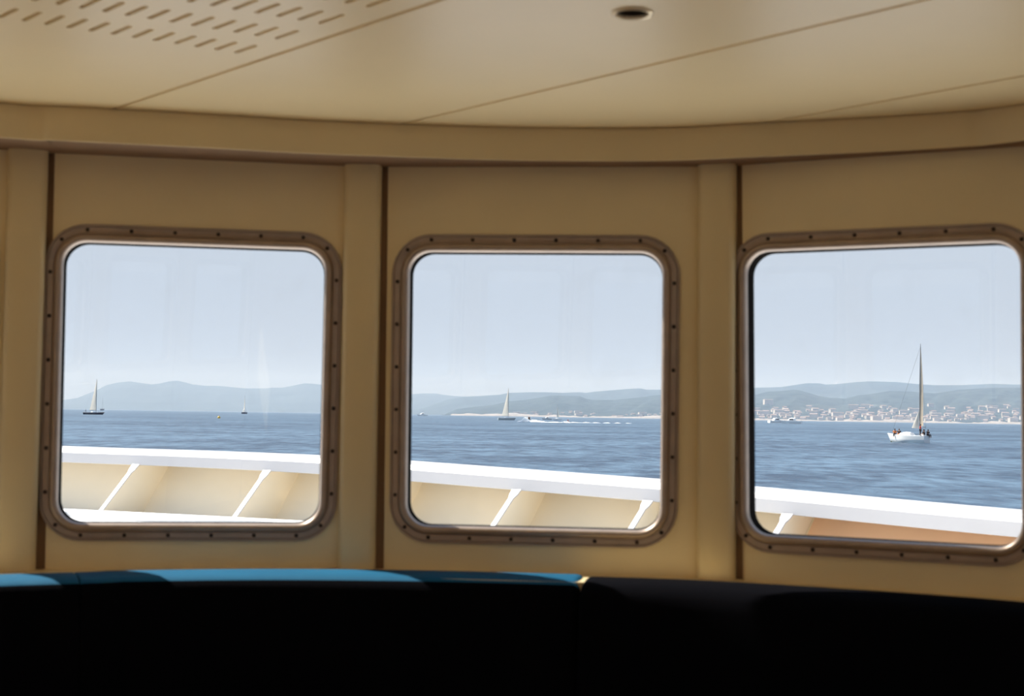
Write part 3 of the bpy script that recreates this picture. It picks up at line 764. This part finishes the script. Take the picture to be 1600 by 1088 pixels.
# ------------------------------------------------------------------ people
def skin(name, verts, edges, radii, m, parent, root=0, sub=1):
    me = bpy.data.meshes.new(name); me.from_pydata([tuple(v) for v in verts], edges, []); me.materials.append(m)
    o = bpy.data.objects.new(name, me); COL.objects.link(o); o.parent = parent
    md = o.modifiers.new('skin', 'SKIN'); md.use_smooth_shade = True
    for i, sv in enumerate(me.skin_vertices[0].data):
        r = radii[i]; sv.radius = (r, r) if not isinstance(r, tuple) else r; sv.use_root = (i == root)
    s_ = o.modifiers.new('sub', 'SUBSURF'); s_.levels = sub; s_.render_levels = sub
    return o
def person(label, loc, rz, pose, shirt, trousers, group=None, hair=M_HAIR):
    root = empty('person', loc, rz); tag(root, label, 'person', group)
    if pose == 'stand':
        J = dict(pel=(0, 0, .95), wai=(0, 0, 1.12), che=(0, 0.01, 1.34), nec=(0, 0, 1.48), hea=(0, .02, 1.60), top=(0, .01, 1.72),
                 shl=(-.19, 0, 1.42), ell=(-.25, .0, 1.14), wrl=(-.24, .10, .92), hal=(-.24, .13, .83), shr=(.19, 0, 1.42), elr=(.26, -.02, 1.14), wrr=(.25, .10, .93), har=(.25, .13, .84),
                 hil=(-.10, 0, .90), knl=(-.12, .03, .50), anl=(-.12, -.02, .09), tol=(-.13, .14, .04), hir=(.10, 0, .90), knr=(.12, .03, .50), anr=(.12, -.02, .09), tor=(.13, .14, .04))
    else:
        J = dict(pel=(0, 0, .12), wai=(0, -.02, .30), che=(0, .0, .52), nec=(0, .03, .66), hea=(0, .06, .78), top=(0, .06, .90),
                 shl=(-.19, 0, .60), ell=(-.26, .10, .36), wrl=(-.16, .28, .30), hal=(-.14, .36, .28), shr=(.19, 0, .60), elr=(.26, .10, .36), wrr=(.16, .28, .30), har=(.14, .36, .28),
                 hil=(-.10, .06, .10), knl=(-.14, .42, .16), anl=(-.13, .46, -.24), tol=(-.13, .60, -.28), hir=(.10, .06, .10), knr=(.14, .42, .16), anr=(.13, .46, -.24), tor=(.13, .60, -.28))
    K = list(J); ix = {k: i for i, k in enumerate(K)}
    rad = dict(pel=.13, wai=.12, che=.145, nec=.055, hea=.095, top=.06, sh=.065, el=.045, wr=.033, ha=.038, hi=.09, kn=.06, an=.042, to=.035)
    rr_ = [rad.get(k, rad.get(k[:2])) for k in K]
    E_ = [('pel', 'wai'), ('wai', 'che'), ('che', 'nec'), ('nec', 'hea'), ('hea', 'top'), ('che', 'shl'), ('shl', 'ell'), ('ell', 'wrl'), ('wrl', 'hal'), ('che', 'shr'), ('shr', 'elr'), ('elr', 'wrr'), ('wrr', 'har'),
          ('pel', 'hil'), ('hil', 'knl'), ('knl', 'anl'), ('anl', 'tol'), ('pel', 'hir'), ('hir', 'knr'), ('knr', 'anr'), ('anr', 'tor')]
    skin('body', [J[k] for k in K], [(ix[a], ix[b]) for a, b in E_], rr_, M_SKIN, root)
    def cloth(name, keys, edges, grow, m, root_key):
        i2 = {k: i for i, k in enumerate(keys)}
        skin(name, [J[k] for k in keys], [(i2[a], i2[b]) for a, b in edges], [rad.get(k, rad.get(k[:2])) + grow for k in keys], m, root, i2[root_key])
    cloth('shirt', ['pel', 'wai', 'che', 'shl', 'ell', 'shr', 'elr'], [('pel', 'wai'), ('wai', 'che'), ('che', 'shl'), ('shl', 'ell'), ('che', 'shr'), ('shr', 'elr')], .022, shirt, 'wai')
    cloth('trousers', ['pel', 'hil', 'knl', 'anl', 'hir', 'knr', 'anr'], [('pel', 'hil'), ('hil', 'knl'), ('knl', 'anl'), ('pel', 'hir'), ('hir', 'knr'), ('knr', 'anr')], .018, trousers, 'pel')
    h, t_ = Vector(J['hea']), Vector(J['top'])
    mb = MB(); c = h.lerp(t_, .35) + Vector((0, -.015, 0.0))
    mb.lathe([(0.003, .125), (.05, .115), (.088, .08), (.108, .03), (.108, -.01), (.098, -.035)], 14, c); mb.build('hair', hair, root)
    return root
def sit_on(px, py, Y):
    return at_y(px, py, Y)
bpy.context.view_layer.update()
MBG = big.matrix_world.copy()
# local boat frame: +x bow, +y port
def aboard(x, y, z): return MBG @ Vector((x, y, z))
hd = big.rotation_euler.z
person('person in red shirt and dark trousers standing beside the mast of the white sailboat', aboard(-2.55, 0.70, 1.04), hd + R(120), 'stand', M_RED, M_BLACKCLOTH)
person('person in dark jacket sitting at the stern of the white sailboat', aboard(-2.95, -0.55, 1.08), hd + R(80), 'sit', M_BLACKCLOTH, M_BLACKCLOTH)
person('person in pale top sitting by the mast, nearest the dark-clad ones at the stern', aboard(-2.30, -0.62, 1.08), hd + R(-60), 'sit', M_WHITECLOTH, M_BLACKCLOTH)
person('person in dark top sitting just behind the red-shirted one', aboard(-2.60, -0.10, 1.08), hd + R(-90), 'sit', M_BLACKCLOTH, M_WHITECLOTH)
person('person in orange vest sitting near the bow of the white sailboat', aboard(2.35, 0.2, 1.10), hd + R(30), 'sit', M_ORANGE, M_BLACKCLOTH)
person('person in dark vest sitting behind the orange vest near the bow', aboard(1.65, 0.1, 1.10), hd + R(30), 'sit', M_BLACKCLOTH, M_ORANGE)
# sails of the big boat: mainsail seen almost edge-on, small white jib low on the left
mxb = -0.30 * 6.4; Rm = MBG.to_3x3().inverted()
vd = (Rm @ Vector((PB.x, PB.y, 0)).normalized()); vd.z = 0; vd.normalize(); vs = Vector((-vd.y, vd.x, 0))
if (Rm.inverted() @ vs).x < 0: vs = -vs
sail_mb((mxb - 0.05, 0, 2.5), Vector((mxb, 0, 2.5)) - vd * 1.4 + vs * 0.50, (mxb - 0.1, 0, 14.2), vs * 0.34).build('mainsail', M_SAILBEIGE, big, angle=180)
sail_mb((-0.5, 0, 2.2), (-1.7, -0.05, 2.1), (mxb + 0.10, 0, 4.9), (0, 0.15, 0)).build('jib', M_SAIL, big, angle=180)

# boats in the left window
sailboat('dark-hulled sailboat with pale sail near the left edge of the left window', 145.5, 648.0, R(4), 10.6, 3.0, 1.15, 18.6, M_NAVY, main=0.35, boom_len=0.36, boom_ang=R(8), stripe=M_NAVY, mast_r=0.14, mast_x=0.15, sail_m=M_SAIL)
Pd = on_sea(145.5, 648.0); s_ = 1.0
person('person in dark clothes at the helm of the dark-hulled sailboat', Pd + Vector((-4.2, 0.2, 1.2)), R(-90), 'stand', M_BLACKCLOTH, M_BLACKCLOTH)
sailboat('faint tiny sailing dinghy on the horizon behind the dark-hulled boat', 159.6, 641.6, R(40), 9.0, 3.5, 3.5, 26, M_NAVY, cab=False, boom_len=0.2, mast_r=0.3)
sailboat('small sailboat with dark hull seen end-on, beside the yellow buoy', 382, 647.0, R(92), 12.0, 7.4, 2.0, 20.5, M_NAVY, main=0.3, boom_len=0.35, boom_ang=R(10), sail_m=M_SAIL, mast_r=0.2, cab_h=3.6)
# boats in the middle window
sailboat('white-sailed sailboat with grey hull, tallest mast in the middle window', 791, 656.8, R(10), 11.0, 3.2, 1.5, 19.6, M_GREY, main=0.4, boom_len=0.40, boom_ang=R(6), stripe=M_WHITE, mast_r=0.13, mast_x=0.12)
sailboat('distant white sailboat right of the speedboat, with a thin pale mast', 871, 657.0, R(160), 6.5, 2.4, 1.2, 11.5, M_WHITE, main=0.25, boom_len=0.3, mast_r=0.10, mast_m=M_WHITE, sail_m=M_SAIL)

def motorboat(label, px, py, heading, L, hull_m, cab_m, group='motor boats out on the bay', tower=True):
    P = on_sea(px, py); root = empty('motorboat', P, heading); tag(root, label, 'motorboat', group)
    mb, rows = hull_mb(L, L * 0.36, L * 0.13, tw=0.92); mb.build('hull', hull_m, root, angle=50); deck_mb(rows).build('deck', M_WHITE, root, angle=60)
    c = cabin_mb(-0.22 * L, 0.22 * L, L * 0.27, L * 0.13, L * 0.17).build('cabin', cab_m, root, angle=50)
    mb = MB(); mb.box((-0.10 * L, -L * 0.139, L * 0.19), (0.10 * L, L * 0.139, L * 0.25)); mb.build('cabin_windows', M_WINDOWDARK, c, smooth=False)
    if tower:
        mb = MB(); mb.box((-0.15 * L, -L * 0.1, L * 0.40), (0.06 * L, L * 0.1, L * 0.415))
        for x_, y_ in ((-0.14, -0.09), (-0.14, 0.09), (0.05, -0.09), (0.05, 0.09)): mb.tube([(x_ * L, y_ * L, L * 0.28), (x_ * L, y_ * L, L * 0.40)], L * 0.008, 6)
        mb.build('canopy', M_GREY, root, smooth=False)
    return root, P
motorboat('small grey and white motor cruiser on the horizon in the left window', 189, 640.3, R(15), 15, M_WHITE, M_GREY)
motorboat('tiny white motorboat far out at the left of the middle window', 660, 650.2, R(200), 17, M_WHITE, M_WHITE, tower=False)
motorboat('small dark open boat between the speedboat and the pale sailboat', 855, 656.0, R(185), 8, M_GREY, M_WHITE, tower=False)
motorboat('white motorboat close under the coast at the left of the right window', 1213, 661.2, R(20), 16, M_WHITE, M_WHITE, tower=False)
motorboat('low white motorboat just right of another under the coast', 1237, 662.3, R(160), 16, M_WHITE, M_WHITE, tower=False)
sb, PS = motorboat('speedboat coming on in a mound of white spray, brown windscreen', 826.5, 658.6, R(-60), 7.0, M_WHITE, M_WHITE, tower=False)
mb = MB(); mb.lathe([(0.01, 1.0), (0.45, 0.9), (0.62, 0.5), (0.7, 0.0), (0.6, -0.4)], 14, (1.3, -0.75, 1.55)); mb.build('windscreen', M_BROWN, sb)
# spray and wake
def foam(name, label, pts):
    """low lumpy foam ridge through (px, py, height, half depth)"""
    mb = MB(); rows = []
    for k, (px, py, h, w) in enumerate(pts):
        P = on_sea(px, py); d = Vector((P.x, P.y, 0)).normalized(); j = 1 + 0.25 * math.sin(k * 2.7) + 0.15 * math.sin(k * 5.1)
        rows.append([P - d * w + Vector((0, 0, -0.1)), P - d * w * 0.5 + Vector((0, 0, h * j * 0.8)), P + Vector((0, 0, h * j)), P + d * w * 0.5 + Vector((0, 0, h * j * 0.7)), P + d * w + Vector((0, 0, -0.1))])
    mb.grid(rows); o = mb.build(name, M_FOAM, angle=180, recalc=False); return tag(o, label, 'foam', kind='stuff')
foam('bow_spray', 'white spray thrown up around the speedboat', [(807, 659.9, 0.1, 3), (811, 659.8, 0.5, 3), (815, 659.6, 0.9, 3), (818, 659.4, 1.6, 3), (821, 659.2, 2.5, 3), (824, 659.2, 1.6, 2), (827, 659.2, 0.8, 2), (831, 659.3, 1.0, 3), (836, 659.5, 1.0, 3), (842, 659.8, 0.7, 3), (850, 660.0, 0.4, 3)])
foam('boat_wake', 'long white wake trailing right from the speedboat', [(845 + 5 * k, 660.2 + 0.055 * k, max(-0.06, 0.34 - 0.011 * k + 0.16 * math.sin(k * 1.9)), 2.5) for k in range(30)])
foam('ski_splash', 'short white splash under the jet ski in the wake', [(878, 660.6, 0.1, 2), (881, 660.6, 0.6, 2), (884, 660.7, 0.8, 2), (888, 660.9, 0.5, 2), (891, 661, 0.1, 2)])
Pj = on_sea(887.5, 660.6); jk = empty('jet_ski', Pj, R(100)); tag(jk, 'tiny jet ski in the white wake right of the speedboat', 'jet ski')
mb, rows = hull_mb(3.0, 1.1, 0.55, tw=0.9); mb.build('hull', M_RED, jk, angle=50)
mb = MB(); mb.box((-1.1, -0.25, 0.5), (0.3, 0.25, 0.85)); mb.build('seat', M_BLACKCLOTH, jk, smooth=False)
mb = MB(); mb.tube([(0.5, 0, 0.6), (0.3, 0, 1.1)], 0.05, 6); mb.tube([(0.3, -0.4, 1.1), (0.3, 0.4, 1.1)], 0.03, 6); mb.build('handlebar', M_ALU, jk)
person('person in red top riding the jet ski', Pj + Vector((0, 0, 0.78)), R(10), 'sit', M_RED, M_BLACKCLOTH)
person('person in dark clothes standing in the small dark open boat', on_sea(855, 656.0) + Vector((0, 0, 1.1)), R(90), 'stand', M_BLACKCLOTH, M_BLACKCLOTH)
# buoy
Pb = on_sea(342, 654.0); by = empty('buoy', Pb); tag(by, 'round yellow buoy floating below the end-on sailboat', 'buoy')
mb = MB(); r_ = 2.4 / ppm(Pb); mb.lathe([(0.01 * r_, -r_ * 0.9)] + [(r_ * math.cos(R(a)), r_ * math.sin(R(a)) + r_ * 0.45) for a in range(-75, 90, 15)] + [(0.01 * r_, r_ * 1.45)], 16); mb.build('float', M_YELLOW, by)
mb = MB(); mb.tube([(0, 0, r_ * 1.4), (0, 0, r_ * 1.75)], r_ * 0.15, 8); mb.lathe([(r_ * 0.3, r_ * 1.7), (r_ * 0.3, r_ * 1.85), (0.01, r_ * 1.9)], 10); mb.build('top_fitting', M_YELLOW, by)
